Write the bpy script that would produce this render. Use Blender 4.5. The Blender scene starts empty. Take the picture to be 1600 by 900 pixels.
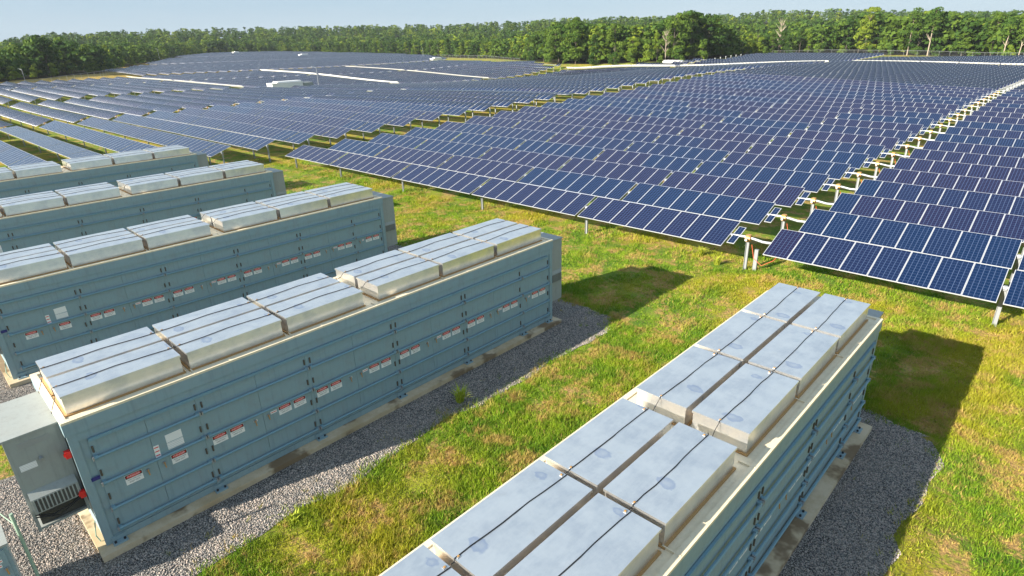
import bpy, math, random
import numpy as np
from mathutils import Matrix, Vector
random.seed(7); rng = np.random.default_rng(7)
sc = bpy.context.scene
COL = sc.collection

# ------------------------------------------------------------------ camera, sky, sun, exposure
CAM = Vector((8.946, -26.036, 10.065))
cam_d = bpy.data.cameras.new("camera"); cam = bpy.data.objects.new("camera", cam_d); COL.objects.link(cam)
pitch, roll = 0.3918, -0.0302
r1, r2, f1_, f2_ = 0.72354, 0.69028, -0.69028, 0.72354
R = Vector((r1, r2, 0)); Fh = Vector((f1_, f2_, 0)); Z = Vector((0, 0, 1))
F = Fh * math.cos(pitch) - Z * math.sin(pitch); U = Fh * math.sin(pitch) + Z * math.cos(pitch)
cx_ = R * math.cos(roll) + U * math.sin(roll); cy_ = -R * math.sin(roll) + U * math.cos(roll)
M = Matrix((cx_, cy_, -F)).transposed().to_4x4(); M.translation = CAM
cam.matrix_world = M
cam_d.sensor_width = 36; cam_d.lens = 937.8 / 1600 * 36; cam_d.clip_start = 0.3; cam_d.clip_end = 6000
sc.camera = cam
SUNV = Vector((-0.587, -2.125, 1.0)).normalized()          # towards the sun
elev = math.asin(SUNV.z)
w = bpy.data.worlds.new("World"); sc.world = w; w.use_nodes = True
wn = w.node_tree; bg = wn.nodes["Background"]
sky = wn.nodes.new("ShaderNodeTexSky"); sky.sky_type = 'NISHITA'; sky.sun_disc = False
sky.sun_elevation = elev; sky.sun_rotation = math.atan2(SUNV.x, SUNV.y)
sky.air_density = 1.0; sky.dust_density = 0.55; sky.ozone_density = 2.5; sky.altitude = 50
veil = wn.nodes.new("ShaderNodeMix"); veil.data_type = 'RGBA'; veil.inputs[0].default_value = 0.90     # thin high cloud veil over the clear sky
wn.links.new(sky.outputs[0], veil.inputs[6]); veil.inputs[7].default_value = (1.74, 2.34, 2.92, 1)
tcw = wn.nodes.new("ShaderNodeTexCoord"); mpw = wn.nodes.new("ShaderNodeMapping"); mpw.inputs["Scale"].default_value = (1, 1, 5)
nzw = wn.nodes.new("ShaderNodeTexNoise"); nzw.inputs["Scale"].default_value = 2.2; nzw.inputs["Detail"].default_value = 5; nzw.inputs["Roughness"].default_value = .55
mrw = wn.nodes.new("ShaderNodeMapRange"); mrw.inputs[1].default_value = .38; mrw.inputs[2].default_value = .68; mrw.inputs[3].default_value = .0; mrw.inputs[4].default_value = .16
cl = wn.nodes.new("ShaderNodeMix"); cl.data_type = 'RGBA'; cl.inputs[7].default_value = (3.2, 3.35, 3.5, 1)          # faint streaks of thicker cloud
wn.links.new(tcw.outputs["Generated"], mpw.inputs["Vector"]); wn.links.new(mpw.outputs[0], nzw.inputs["Vector"]); wn.links.new(nzw.outputs["Fac"], mrw.inputs[0])
wn.links.new(mrw.outputs[0], cl.inputs[0]); wn.links.new(veil.outputs[2], cl.inputs[6]); wn.links.new(cl.outputs[2], bg.inputs[0]); bg.inputs[1].default_value = 0.1
sd = bpy.data.lights.new("sun", 'SUN'); sd.energy = 5.0; sd.angle = math.radians(0.5); sd.color = (1.0, 0.91, 0.76)
so = bpy.data.objects.new("sun", sd); COL.objects.link(so); so.rotation_euler = SUNV.to_track_quat('Z', 'Y').to_euler()
so.location = (0, -40, 60)
sc.view_settings.view_transform = 'Standard'; sc.view_settings.look = 'None'
sc.view_settings.exposure = 1.32; sc.view_settings.gamma = 1.0
sc.render.engine = 'CYCLES'

HAZE = 0.00010
# ------------------------------------------------------------------ helpers
def tag(o, label=None, cat=None, group=None, kind=None):
    if label: o["label"] = label
    if cat: o["category"] = cat
    if group: o["group"] = group
    if kind: o["kind"] = kind
    return o
def empty(name, loc=(0, 0, 0), rz=0.0, **k):
    o = bpy.data.objects.new(name, None); COL.objects.link(o); o.location = loc; o.rotation_euler = (0, 0, rz)
    o.empty_display_size = 0.2
    return tag(o, **k)
def mk(name, me, parent=None, loc=(0, 0, 0), rot=(0, 0, 0)):
    o = bpy.data.objects.new(name, me); COL.objects.link(o); o.location = loc; o.rotation_euler = rot
    if parent: o.parent = parent
    return o
def npmesh(name, V, Fa, mats, mi=None, uv=None, smooth=False, tone=None):
    """V (n,3), Fa (m,k) equal sized faces"""
    V = np.asarray(V, np.float32); Fa = np.asarray(Fa, np.int32); m, k = Fa.shape
    me = bpy.data.meshes.new(name); me.vertices.add(len(V)); me.vertices.foreach_set("co", V.ravel())
    me.loops.add(m * k); me.loops.foreach_set("vertex_index", Fa.ravel())
    me.polygons.add(m); me.polygons.foreach_set("loop_start", np.arange(m, dtype=np.int32) * k)
    me.polygons.foreach_set("loop_total", np.full(m, k, np.int32))
    for q in mats: me.materials.append(q)
    if mi is not None: me.polygons.foreach_set("material_index", np.asarray(mi, np.int32))
    if smooth: me.polygons.foreach_set("use_smooth", np.ones(m, bool))
    if uv is not None:
        l = me.uv_layers.new(name="uv"); l.data.foreach_set("uv", np.asarray(uv, np.float32).ravel())
    if tone is not None:
        a = me.attributes.new("tone", 'FLOAT', 'FACE'); a.data.foreach_set("value", np.asarray(tone, np.float32))
    me.update(calc_edges=True); return me
class MB:
    """collects boxes, tubes and plates; build() gives one mesh"""
    def __init__(s): s.v = []; s.f = []; s.m = []; s.uv = []
    def face(s, pts, m=0, uv=None):
        n = len(s.v); s.v += [tuple(p) for p in pts]; s.f.append(list(range(n, n + len(pts)))); s.m.append(m)
        s.uv.append(uv if uv else [(0, 0)] * len(pts)); return s
    def box(s, lo, hi, m=0, skip=()):
        x0, y0, z0 = lo; x1, y1, z1 = hi
        P = [(x0, y0, z0), (x1, y0, z0), (x1, y1, z0), (x0, y1, z0), (x0, y0, z1), (x1, y0, z1), (x1, y1, z1), (x0, y1, z1)]
        n = len(s.v); s.v += P
        for key, q in dict(b=(3, 2, 1, 0), t=(4, 5, 6, 7), s=(0, 1, 5, 4), e=(1, 2, 6, 5), n=(2, 3, 7, 6), w=(3, 0, 4, 7)).items():
            if key in skip: continue
            s.f.append([n + i for i in q]); s.m.append(m); s.uv.append([(0, 0), (1, 0), (1, 1), (0, 1)])
        return s
    def cbox(s, c, d, m=0, **k):
        return s.box([c[i] - d[i] / 2 for i in range(3)], [c[i] + d[i] / 2 for i in range(3)], m, **k)
    def tube(s, pts, r, n=8, m=0, cap=True):
        pts = [Vector(p) for p in pts]; rs = r if isinstance(r, (list, tuple)) else [r] * len(pts); rings = []
        for i, p in enumerate(pts):
            d = (pts[min(i + 1, len(pts) - 1)] - pts[max(i - 1, 0)]).normalized()
            a = Vector((0, 0, 1)) if abs(d.z) < .9 else Vector((1, 0, 0))
            x = d.cross(a).normalized(); y = d.cross(x).normalized(); b = len(s.v)
            for k in range(n):
                t = 2 * math.pi * k / n; s.v.append(tuple(p + x * math.cos(t) * rs[i] + y * math.sin(t) * rs[i]))
            rings.append(b)
        for a, b in zip(rings, rings[1:]):
            for k in range(n):
                s.f.append([a + k, a + (k + 1) % n, b + (k + 1) % n, b + k]); s.m.append(m); s.uv.append([(0, 0)] * 4)
        if cap:
            s.f.append([rings[0] + k for k in range(n)][::-1]); s.m.append(m); s.uv.append([(0, 0)] * n)
            s.f.append([rings[-1] + k for k in range(n)]); s.m.append(m); s.uv.append([(0, 0)] * n)
        return s
    def mesh(s, name, mats, bevel=0):
        me = bpy.data.meshes.new(name); me.from_pydata(s.v, [], s.f)
        for q in (mats if isinstance(mats, (list, tuple)) else [mats]): me.materials.append(q)
        me.polygons.foreach_set("material_index", s.m)
        l = me.uv_layers.new(name="uv"); l.data.foreach_set("uv", [c for u in s.uv for p in u for c in p])
        me.update(); return me

def mat(name, base=(.5, .5, .5), rough=.6, metal=0.0, spec=.5):
    m = bpy.data.materials.new(name); m.use_nodes = True; nt = m.node_tree; b = nt.nodes["Principled BSDF"]
    b.inputs["Base Color"].default_value = (*base, 1); b.inputs["Roughness"].default_value = rough
    b.inputs["Metallic"].default_value = metal; b.inputs["Specular IOR Level"].default_value = spec
    return m, nt, b
class NT:
    def __init__(s, nt): s.nt = nt
    def n(s, t, **k):
        x = s.nt.nodes.new(t)
        for a, v in k.items(): setattr(x, a, v)
        return x
    def val(s, sock, v):
        if isinstance(v, bpy.types.NodeSocket): s.nt.links.new(v, sock)
        else: sock.default_value = v
    def coord(s, kind="Object"): return s.n("ShaderNodeTexCoord").outputs[kind]
    def pos(s): return s.n("ShaderNodeNewGeometry").outputs["Position"]
    def noise(s, vec, scale, detail=4, rough=.55, out="Fac"):
        x = s.n("ShaderNodeTexNoise"); s.val(x.inputs["Vector"], vec); x.inputs["Scale"].default_value = scale
        x.inputs["Detail"].default_value = detail; x.inputs["Roughness"].default_value = rough; return x.outputs[out]
    def math(s, op, a, b=0.0, c=None, clamp=False):
        x = s.n("ShaderNodeMath", operation=op, use_clamp=clamp); s.val(x.inputs[0], a); s.val(x.inputs[1], b)
        if c is not None: s.val(x.inputs[2], c)
        return x.outputs[0]
    def ramp(s, f, lo, hi, a=0., b=1.):
        x = s.n("ShaderNodeMapRange"); x.interpolation_type = 'SMOOTHSTEP'
        s.val(x.inputs[0], f); x.inputs[1].default_value = lo; x.inputs[2].default_value = hi
        x.inputs[3].default_value = a; x.inputs[4].default_value = b; return x.outputs[0]
    def mix(s, f, a, b, mode='MIX'):
        x = s.n("ShaderNodeMix", data_type='RGBA', blend_type=mode); s.val(x.inputs[0], f)
        for i, c in ((6, a), (7, b)):
            s.val(x.inputs[i], c if isinstance(c, bpy.types.NodeSocket) else (*c, 1))
        return x.outputs[2]
    def bump(s, h, strength=.3, dist=.02):
        x = s.n("ShaderNodeBump"); s.val(x.inputs["Height"], h); x.inputs["Strength"].default_value = strength
        x.inputs["Distance"].default_value = dist; return x.outputs[0]
    def map(s, vec, scale):
        x = s.n("ShaderNodeMapping"); s.val(x.inputs["Vector"], vec); x.inputs["Scale"].default_value = scale; return x.outputs[0]
    def attr(s, name, out="Fac"):
        x = s.n("ShaderNodeAttribute"); x.attribute_name = name; return x.outputs[out]

# ------------------------------------------------------------------ materials
def grass_colour(q, P):
    big = q.noise(P, .16, 4, .6); mid = q.noise(P, .75, 5, .65); fine = q.noise(P, 5.5, 4, .7)
    g = q.mix(q.ramp(mid, .38, .62), (.085, .215, .014), (.225, .345, .020))
    g = q.mix(q.ramp(big, .45, .65, 0, .85), g, (.45, .36, .03))
    dry = q.math('MULTIPLY', q.ramp(q.noise(P, .8, 6, .72), .485, .575), q.ramp(fine, .32, .55))
    g = q.mix(q.math('MULTIPLY', dry, .9), g, (.56, .33, .14))
    x = q.n("ShaderNodeSeparateXYZ"); q.val(x.inputs[0], P)
    west = q.math('MULTIPLY', q.ramp(x.outputs[0], -236, -190, .95, 0), q.ramp(x.outputs[1], 120, 170, 1, 0))
    g = q.mix(q.math('MULTIPLY', west, q.ramp(mid, .3, .6, .6, 1)), g, (.52, .36, .10))
    return g, fine
def m_ground():
    m, nt, b = mat("grass_ground", rough=.95, spec=.1); q = NT(nt); P = q.pos()
    g, fine = grass_colour(q, P)
    soil = q.ramp(q.noise(P, 16, 3, .75), .44, .62, .1, .75)
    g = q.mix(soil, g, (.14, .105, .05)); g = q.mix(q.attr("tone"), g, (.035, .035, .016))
    q.val(b.inputs["Base Color"], g)
    q.val(b.inputs["Normal"], q.bump(q.noise(P, 9, 5, .75), .9, .12)); return m
def m_blade():
    m, nt, b = mat("grass_blade", rough=.7, spec=.2); q = NT(nt); P = q.pos()
    g, fine = grass_colour(q, P); t = q.attr("tone")
    g = q.mix(q.ramp(t, .0, 1., 0, .5), g, (.36, .48, .03))
    g = q.mix(q.ramp(t, .78, .92, 0, .85), g, (.62, .40, .15)); g = q.mix(q.ramp(t, .22, .05, 0, .6), g, (.03, .09, .012))
    q.val(b.inputs["Base Color"], g)
    tr = q.n("ShaderNodeBsdfTranslucent"); q.val(tr.inputs[0], g)
    ms = q.n("ShaderNodeMixShader"); ms.inputs[0].default_value = .3
    nt.links.new(b.outputs[0], ms.inputs[1]); nt.links.new(tr.outputs[0], ms.inputs[2])
    nt.links.new(ms.outputs[0], nt.nodes["Material Output"].inputs[0]); return m
def m_gravel():
    m, nt, b = mat("gravel", rough=.9, spec=.25); q = NT(nt); P = q.pos()
    v = q.n("ShaderNodeTexVoronoi"); q.val(v.inputs["Vector"], P); v.inputs["Scale"].default_value = 40
    x = q.n("ShaderNodeSeparateColor"); q.val(x.inputs[0], v.outputs["Color"])
    c = q.mix(x.outputs[0], (.14, .14, .15), (.58, .54, .49))
    c = q.mix(q.ramp(v.outputs["Distance"], .35, .62), c, (.05, .045, .042))
    c = q.mix(q.ramp(q.noise(P, .8, 3), .45, .7, 0, .3), c, (.42, .36, .29))
    q.val(b.inputs["Base Color"], c)
    q.val(b.inputs["Normal"], q.bump(q.math('MULTIPLY', v.outputs["Distance"], -1), .9, .03)); return m
def m_stone():
    m, nt, b = mat("gravel_stone", rough=.85, spec=.3); q = NT(nt); t = q.attr("tone")
    c = q.mix(t, (.13, .13, .14), (.70, .66, .60)); c = q.mix(q.ramp(t, .42, .5, 0, .35), c, (.42, .26, .2))
    q.val(b.inputs["Base Color"], c); return m
def m_paint(name, base, dirt=(.25, .24, .22)):
    m, nt, b = mat(name, rough=.5, spec=.4); q = NT(nt); P = q.coord("Object")
    n = q.noise(P, 3, 5, .7); c = q.mix(q.ramp(n, .42, .72, 0, .26), base, dirt)
    st = q.noise(q.map(P, (6, 6, .5)), 2.2, 4, .6); c = q.mix(q.ramp(st, .5, .75, 0, .3), c, tuple(x * .55 for x in base))
    q.val(b.inputs["Base Color"], c); q.val(b.inputs["Roughness"], q.ramp(n, .3, .7, .42, .62))
    q.val(b.inputs["Normal"], q.bump(q.noise(P, 1.2, 2), .12, .05)); return m
def m_hood():
    m, nt, b = mat("stainless_sheet", metal=.88, rough=.3); q = NT(nt); P = q.coord("Object"); W_ = q.pos()
    n = q.noise(W_, 1.6, 5, .65); k = q.noise(W_, 14, 3, .6)
    c = q.mix(q.ramp(n, .35, .7), (.90, .89, .87), (.68, .70, .73)); c = q.mix(q.ramp(q.noise(q.map(W_, (1, .25, 1)), 9, 4, .7), .4, .7, 0, .35), c, (.97, .96, .94))
    c = q.mix(q.ramp(k, .62, .74, 0, .18), c, (.93, .93, .91)); c = q.mix(q.ramp(q.noise(W_, 2.3, 6, .75), .60, .72, 0, .14), c, (.52, .47, .38))
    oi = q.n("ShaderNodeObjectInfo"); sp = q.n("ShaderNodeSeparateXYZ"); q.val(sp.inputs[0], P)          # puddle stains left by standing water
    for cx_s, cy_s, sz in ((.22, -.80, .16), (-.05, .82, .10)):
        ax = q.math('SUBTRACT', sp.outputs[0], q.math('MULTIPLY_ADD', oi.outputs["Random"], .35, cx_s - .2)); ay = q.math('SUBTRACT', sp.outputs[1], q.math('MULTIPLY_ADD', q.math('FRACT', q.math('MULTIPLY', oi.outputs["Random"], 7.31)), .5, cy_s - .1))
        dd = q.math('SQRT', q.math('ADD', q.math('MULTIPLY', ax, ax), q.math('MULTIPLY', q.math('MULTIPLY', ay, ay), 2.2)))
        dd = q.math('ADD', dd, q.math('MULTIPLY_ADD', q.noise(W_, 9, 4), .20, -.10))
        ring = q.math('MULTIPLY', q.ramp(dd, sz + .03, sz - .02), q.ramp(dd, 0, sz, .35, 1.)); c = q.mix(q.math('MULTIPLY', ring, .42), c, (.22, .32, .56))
    q.val(b.inputs["Base Color"], c); q.val(b.inputs["Roughness"], q.ramp(n, .3, .75, .29, .35))
    q.val(b.inputs["Normal"], q.bump(q.noise(P, .8, 1), .05, .05)); return m
def m_concrete():
    m, nt, b = mat("concrete", rough=.85); q = NT(nt); P = q.pos()
    n = q.noise(P, 1.1, 5, .65); c = q.mix(q.ramp(n, .35, .65), (.46, .35, .21), (.60, .49, .34))
    c = q.mix(q.ramp(q.noise(P, .7, 4, .6), .52, .60, 0, .85), c, (.16, .10, .05))
    c = q.mix(q.ramp(q.noise(P, 30, 2), .6, .75, 0, .3), c, (.25, .22, .18)); q.val(b.inputs["Base Color"], c); return m
def m_glass(name, border):
    """solar module face: cell grid in UV, tone picks violet or blue cells"""
    m, nt, b = mat(name, rough=.13, spec=.3); q = NT(nt)
    x = q.n("ShaderNodeSeparateXYZ"); q.val(x.inputs[0], q.coord("UV")); u, v = x.outputs[0], x.outputs[1]
    def lines(s, n_, wd):
        f = q.math('FRACT', q.math('MULTIPLY', s, float(n_))); d = q.math('MINIMUM', f, q.math('SUBTRACT', 1.0, f))
        return q.math('LESS_THAN', d, wd)
    if border:      # frame inside the UV square
        e = q.math('MINIMUM', q.math('MULTIPLY', q.math('MINIMUM', u, q.math('SUBTRACT', 1., u)), 1.0),
                   q.math('MULTIPLY', q.math('MINIMUM', v, q.math('SUBTRACT', 1., v)), 2.0))
        fr = q.math('LESS_THAN', e, .030); t = q.attr("tone")
    else:
        fr = None; oi = q.n("ShaderNodeObjectInfo"); sx = q.n("ShaderNodeSeparateColor"); q.val(sx.inputs[0], oi.outputs["Color"]); t = sx.outputs[0]
    ln = q.math('MAXIMUM', lines(u, 6, .06), q.math('MULTIPLY', lines(v, 12, .05), .65))
    cell = q.mix(t, (.0010, .0120, .050), (.0110, .0085, .037)) if not border else q.mix(t, (.006, .018, .062), (.016, .017, .055))
    cell = q.mix(q.ramp(q.noise(q.coord("UV"), 9, 2), .35, .7, 0, .25), cell, (.003, .014, .055))
    c = q.mix(q.math('MULTIPLY', ln, .9 if not border else .5), cell, (.055, .085, .17))
    if border: c = q.mix(fr, c, (.52, .54, .58)); q.val(b.inputs["Roughness"], q.math('MULTIPLY_ADD', fr, .3, .2))
    q.val(b.inputs["Base Color"], c)
    return m
def m_leaf(name, a, c, d):
    m, nt, b = mat(name, rough=.75, spec=.15); q = NT(nt); oi = q.n("ShaderNodeObjectInfo"); t = q.attr("tone")
    g = q.mix(oi.outputs["Random"], a, c); g = q.mix(q.ramp(t, .35, 1, 0, .7), g, d); q.val(b.inputs["Base Color"], g)
    tr = q.n("ShaderNodeBsdfTranslucent"); q.val(tr.inputs[0], g)
    ms = q.n("ShaderNodeMixShader"); ms.inputs[0].default_value = .3
    nt.links.new(b.outputs[0], ms.inputs[1]); nt.links.new(tr.outputs[0], ms.inputs[2])
    nt.links.new(ms.outputs[0], nt.nodes["Material Output"].inputs[0]); return m
GROUND, BLADE, GRAVEL, STONE = m_ground(), m_blade(), m_gravel(), m_stone()
PAINT = m_paint("grey_paint", (.242, .350, .398)); ROOFSUN = m_paint("sunlit_roof_paint", (.76, .66, .48), (.45, .36, .24))  # roof tops: same grey paint as the walls, warm sunlight put into its colour
TRIM = m_paint("bar_paint", (.17, .31, .39)); ACP = m_paint("cabinet_paint", (.31, .335, .325))
HOOD, CONC = m_hood(), m_concrete()
GLASS, GLASSF = m_glass("module_glass", False), m_glass("module_glass_small", True)
FRAME = mat("aluminium_frame", (.56, .57, .60), .38, .25)[0]; BACK = mat("white_backsheet", (.84, .84, .83), .55)[0]
GALV = mat("galvanised_steel", (.31, .33, .35), .5, .35)[0]; DARK = mat("dark_gap", (.02, .022, .025), .7)[0]
BLACK = mat("black_rubber", (.015, .015, .017), .6)[0]; RED = mat("red_plastic", (.72, .02, .02), .45)[0]
WHITE = mat("white_label", (.82, .82, .82), .5)[0]; SIGNB = mat("sign_black", (.02, .02, .022), .5)[0]
NAVY = mat("navy_tag", (.02, .025, .18), .4)[0]; BRASS = mat("gear_brass", (.55, .30, .10), .45, .4)[0]
GREENP = mat("green_pipe", (.30, .42, .32), .5)[0]; ORANGE = mat("orange_cable", (.55, .10, .04), .5)[0]
CAULK = mat("brown_caulk", (.42, .24, .09), .8)[0]; WHITEP = mat("white_paint", (.80, .80, .79), .5)[0]
BARK = mat("bark", (.10, .085, .065), .9)[0]; PALEBARK = mat("pale_bark", (.55, .48, .40), .85)[0]
LEAVES = [m_leaf("leaf_deep", (.024, .066, .014), (.044, .096, .016), (.092, .158, .022)),
          m_leaf("leaf_mid", (.050, .114, .018), (.088, .152, .020), (.17, .24, .028)),
          m_leaf("leaf_bright", (.105, .19, .020), (.16, .225, .022), (.28, .32, .03))]

# ------------------------------------------------------------------ terrain
CTRL = [(-45, 0, 0), (-45, 12, .05), (-45, 20, .35), (-45, 32, .75), (-45, 53, 1.1), (-45, 70, 1.55), (-45, 85, 1.85), (-45, 107, 1.8),
        (-45, 148, .9), (-45, 165, .35), (-1, 0, 0), (-1, 30, 0), (-1, 78, .2), (-1, 94, -.1), (-1, 112, -.5), (-4, 160, -.7), (-20, 160, 0), (25, 0, 0), (25, 60, 0),
        (30, 110, -.6), (40, 160, -.8), (-132, 161, -2.0), (-90, 161, -.9), (-142, -6, .1), (-142, 16, .2), (-142, 28, 0), (-142, 41, -.35), (-142, 60, -1.2),
        (-142, 88, -2.6), (-190, 90, -.8), (-237, 90, .2), (-240, 46, .7), (-222, 4, .7), (-230, 24, .6), (-190, 44, .1), (-280, 48, 1.8), (-83, 48, .4), (-92, 0, 0), (-92, -20, 0), (-142, -25, .1), (20, -40, 0), (-60, -40, 0), (-20, -10, 0)]
TREE = [(-205.78, -15.23, 1.5), (-256.44, 11.32, 1.99), (-277.69, 29.69, 1.94), (-306.28, 53.05, 1.64), (-342.73, 71.69, 2.5), (-410.59, 106.58, 3.48),
        (-480.89, 148.49, 4.98), (-549.36, 193.74, 5.99), (-526.54, 244.62, 5.15), (-446.49, 264.09, 3.18), (-367.26, 255.69, 1.88), (-291.63, 237.88, 1.03),
        (-234.95, 224.99, .69), (-180.38, 193.64, .47), (-158.11, 175.79, .77), (-127.06, 171.7, .81), (-105.09, 179.44, 1.17), (-97.07, 200.37, 1.41),
        (-99.34, 237.59, 1.44), (-73.93, 251.87, 1.16), (-38.6, 239.74, .82), (-9.7, 213.24, .57), (10.73, 178.96, .8)]
CT = np.array(CTRL + TREE, float)
def _phi(d): return np.where(d > 1e-6, d * d * np.log(np.maximum(d, 1e-6)), 0)
_S = 100.0
_P = CT[:, :2] / _S; _n = len(_P)
_K = _phi(np.linalg.norm(_P[:, None] - _P[None], axis=2)) + np.eye(_n) * 2e-3
_A = np.zeros((_n + 3, _n + 3)); _A[:_n, :_n] = _K; _A[:_n, _n] = 1; _A[:_n, _n + 1:] = _P; _A[_n:, :_n] = _A[:_n, _n:].T
_W = np.linalg.solve(_A, np.concatenate([CT[:, 2], [0, 0, 0]]))
def tps(x, y):
    q = np.stack([np.ravel(x), np.ravel(y)], 1) / _S
    return (_phi(np.linalg.norm(q[:, None] - _P[None], axis=2)) @ _W[:_n] + _W[_n] + q @ _W[_n + 1:])
CU, CV = CAM.x, CAM.y
_taz = np.degrees(np.arctan2([t[0] - CU for t in TREE], [t[1] - CV for t in TREE])); _tr = np.hypot([t[0] - CU for t in TREE], [t[1] - CV for t in TREE])
def r_tree(az): return np.interp(az, _taz, _tr)
RIDGE = [(-95, 2.0), (-84.7, 9.9), (-81.3, 12.2), (-79.1, 18.6), (-76.4, 19.6), (-71.8, 21.5), (-67.8, 22.3), (-64.4, 22.5), (-59.4, 22.3), (-52.9, 21.4), (-48.5, 19.6), (-43, 21.3), (-37.4, 22.7),
         (-31.9, 21.6), (-24.2, 20.5), (-21.7, 22.8), (-17.1, 21.3), (-12.7, 17.0), (-8.7, 13.3), (-5.1, 11.8), (-1.8, 9.5), (20, 2.0)]
def height(x, y):
    x = np.ravel(np.asarray(x, float)); y = np.ravel(np.asarray(y, float))
    az = np.degrees(np.arctan2(x - CU, y - CV)); r = np.hypot(x - CU, y - CV)
    az = np.where(az > 100, az - 360, az); rt = r_tree(az); a = np.radians(az)
    rc = np.minimum(r, rt); xc = CU + rc * np.sin(a); yc = CV + rc * np.cos(a)
    z = np.concatenate([tps(xc[i:i + 20000], yc[i:i + 20000]) for i in range(0, len(x), 20000)])
    dx = np.maximum(np.maximum(-52 - xc, xc - 30), 0); dy = np.maximum(yc - 3, 0); d = np.hypot(dx, dy)
    t = np.clip(d / 14, 0, 1); z = z * t * t * (3 - 2 * t)
    back = np.clip((np.abs(az + 45) - 60) / 30, 0, 1); z = z * (1 - back)
    hr = np.interp(az, [p[0] for p in RIDGE], [p[1] for p in RIDGE]) * (1 - back)
    s = np.clip((r - rt) / np.maximum(880 - rt, 100), 0, 1); s = s * s * (3 - 2 * s)
    far = np.clip((r - 950) / 900, 0, 1)
    return np.where(r > rt, z * (1 - s) + hr * s, z) * (1 - far)
def H1(x, y): return float(height([x], [y])[0])

def axis(a, b, near0, near1, fine, grow):
    out = list(np.arange(near0, near1 + .01, fine)); s = fine; x = near1
    while x < b: s *= grow; x += s; out.append(x)
    s = fine; x = near0
    while x > a: s *= grow; x -= s; out.insert(0, x)
    return np.array(out)
gx = axis(-3500, 2500, -300, 40, 5, 1.14); gy = axis(-1200, 3500, -40, 260, 5, 1.14)
GX, GY = np.meshgrid(gx, gy); GZ = height(GX, GY)
nx, ny = len(gx), len(gy)
idx = (np.arange(ny - 1)[:, None] * nx + np.arange(nx - 1)[None]).ravel()
_c = (GX[:-1, :-1] + GX[1:, 1:]).ravel() / 2, (GY[:-1, :-1] + GY[1:, 1:]).ravel() / 2
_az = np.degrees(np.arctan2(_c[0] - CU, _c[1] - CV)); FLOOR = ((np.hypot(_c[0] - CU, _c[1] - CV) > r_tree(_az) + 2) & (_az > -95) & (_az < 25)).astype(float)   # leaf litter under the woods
me = npmesh("ground", np.stack([GX.ravel(), GY.ravel(), GZ], 1), np.stack([idx, idx + 1, idx + nx + 1, idx + nx], 1), [GROUND], smooth=True, tone=FLOOR)
tag(mk("ground", me), kind="structure")

# ------------------------------------------------------------------ writing
def text_geo(s, size):
    c = bpy.data.curves.new("t", 'FONT'); c.body = s; c.size = size; c.align_x = 'CENTER'; c.align_y = 'CENTER'; c.resolution_u = 2
    o = bpy.data.objects.new("t", c); COL.objects.link(o); bpy.context.view_layer.update()
    m_ = o.to_mesh(); V = [tuple(v.co) for v in m_.vertices]; Fc = [tuple(p.vertices) for p in m_.polygons]
    o.to_mesh_clear(); bpy.data.objects.remove(o); bpy.data.curves.remove(c); return V, Fc
def add_text(mb, s, size, cx, cz, y, m, sx=1.0):
    """lettering on a plate that faces +x; local y runs along the plate"""
    V, Fc = text_geo(s, size); n = len(mb.v)
    mb.v += [(y, cx + v[0] * sx, cz + v[1]) for v in V]
    for f in Fc: mb.f.append([n + i for i in f]); mb.m.append(m); mb.uv.append([(0, 0)] * len(f))
SW, SH = .34, .24
def danger_mesh():
    b = MB(); b.box((0, -SW / 2, -SH / 2), (.004, SW / 2, SH / 2), 0)
    b.box((.004, -SW / 2 + .006, .025), (.006, SW / 2 - .006, SH / 2 - .006), 1, skip=('w',))
    n = 20; pts = [(.0075, .152 * math.cos(2 * math.pi * k / n), .071 + .041 * math.sin(2 * math.pi * k / n)) for k in range(n)]
    b.face(pts, 2)
    add_text(b, "DANGER", .062, 0, .069, .0085, 0, 1.0)
    add_text(b, "HIGH VOLTAGE", .038, 0, -.012, .0065, 1); add_text(b, "KEEP OUT", .046, 0, -.070, .0065, 1)
    return b.mesh("danger_sign", [WHITE, SIGNB, RED])
DANGER = danger_mesh(); RECESS = mat("recess_grey", (.075, .072, .065), .8)[0]
def stripes_label(name, w_, h_, bars, colour):
    b = MB(); b.box((0, -w_ / 2, -h_ / 2), (.004, w_ / 2, h_ / 2), 0)
    for k in range(bars):
        z = h_ / 2 - (k + .5) * h_ / bars; b.box((.004, -w_ / 2 + .01, z - h_ / bars * .12), (.0055, w_ / 2 - .01, z + h_ / bars * .12), 1, skip=('w',))
    return b.mesh(name, [WHITE, colour])
LAB_RED = stripes_label("warning_label", .11, .30, 3, RED); LAB_INFO = stripes_label("info_label", .34, .17, 4, mat("grey_print", (.55, .56, .58), .6)[0])
LAB_PLAIN = MB().box((0, -.17, -.10), (.004, .17, .10)).mesh("blank_label", [WHITE])
LAB_SMALL = stripes_label("tag_label", .17, .07, 1, RED); LAB_TINY = stripes_label("tag_label_tiny", .10, .06, 1, RED)

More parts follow.
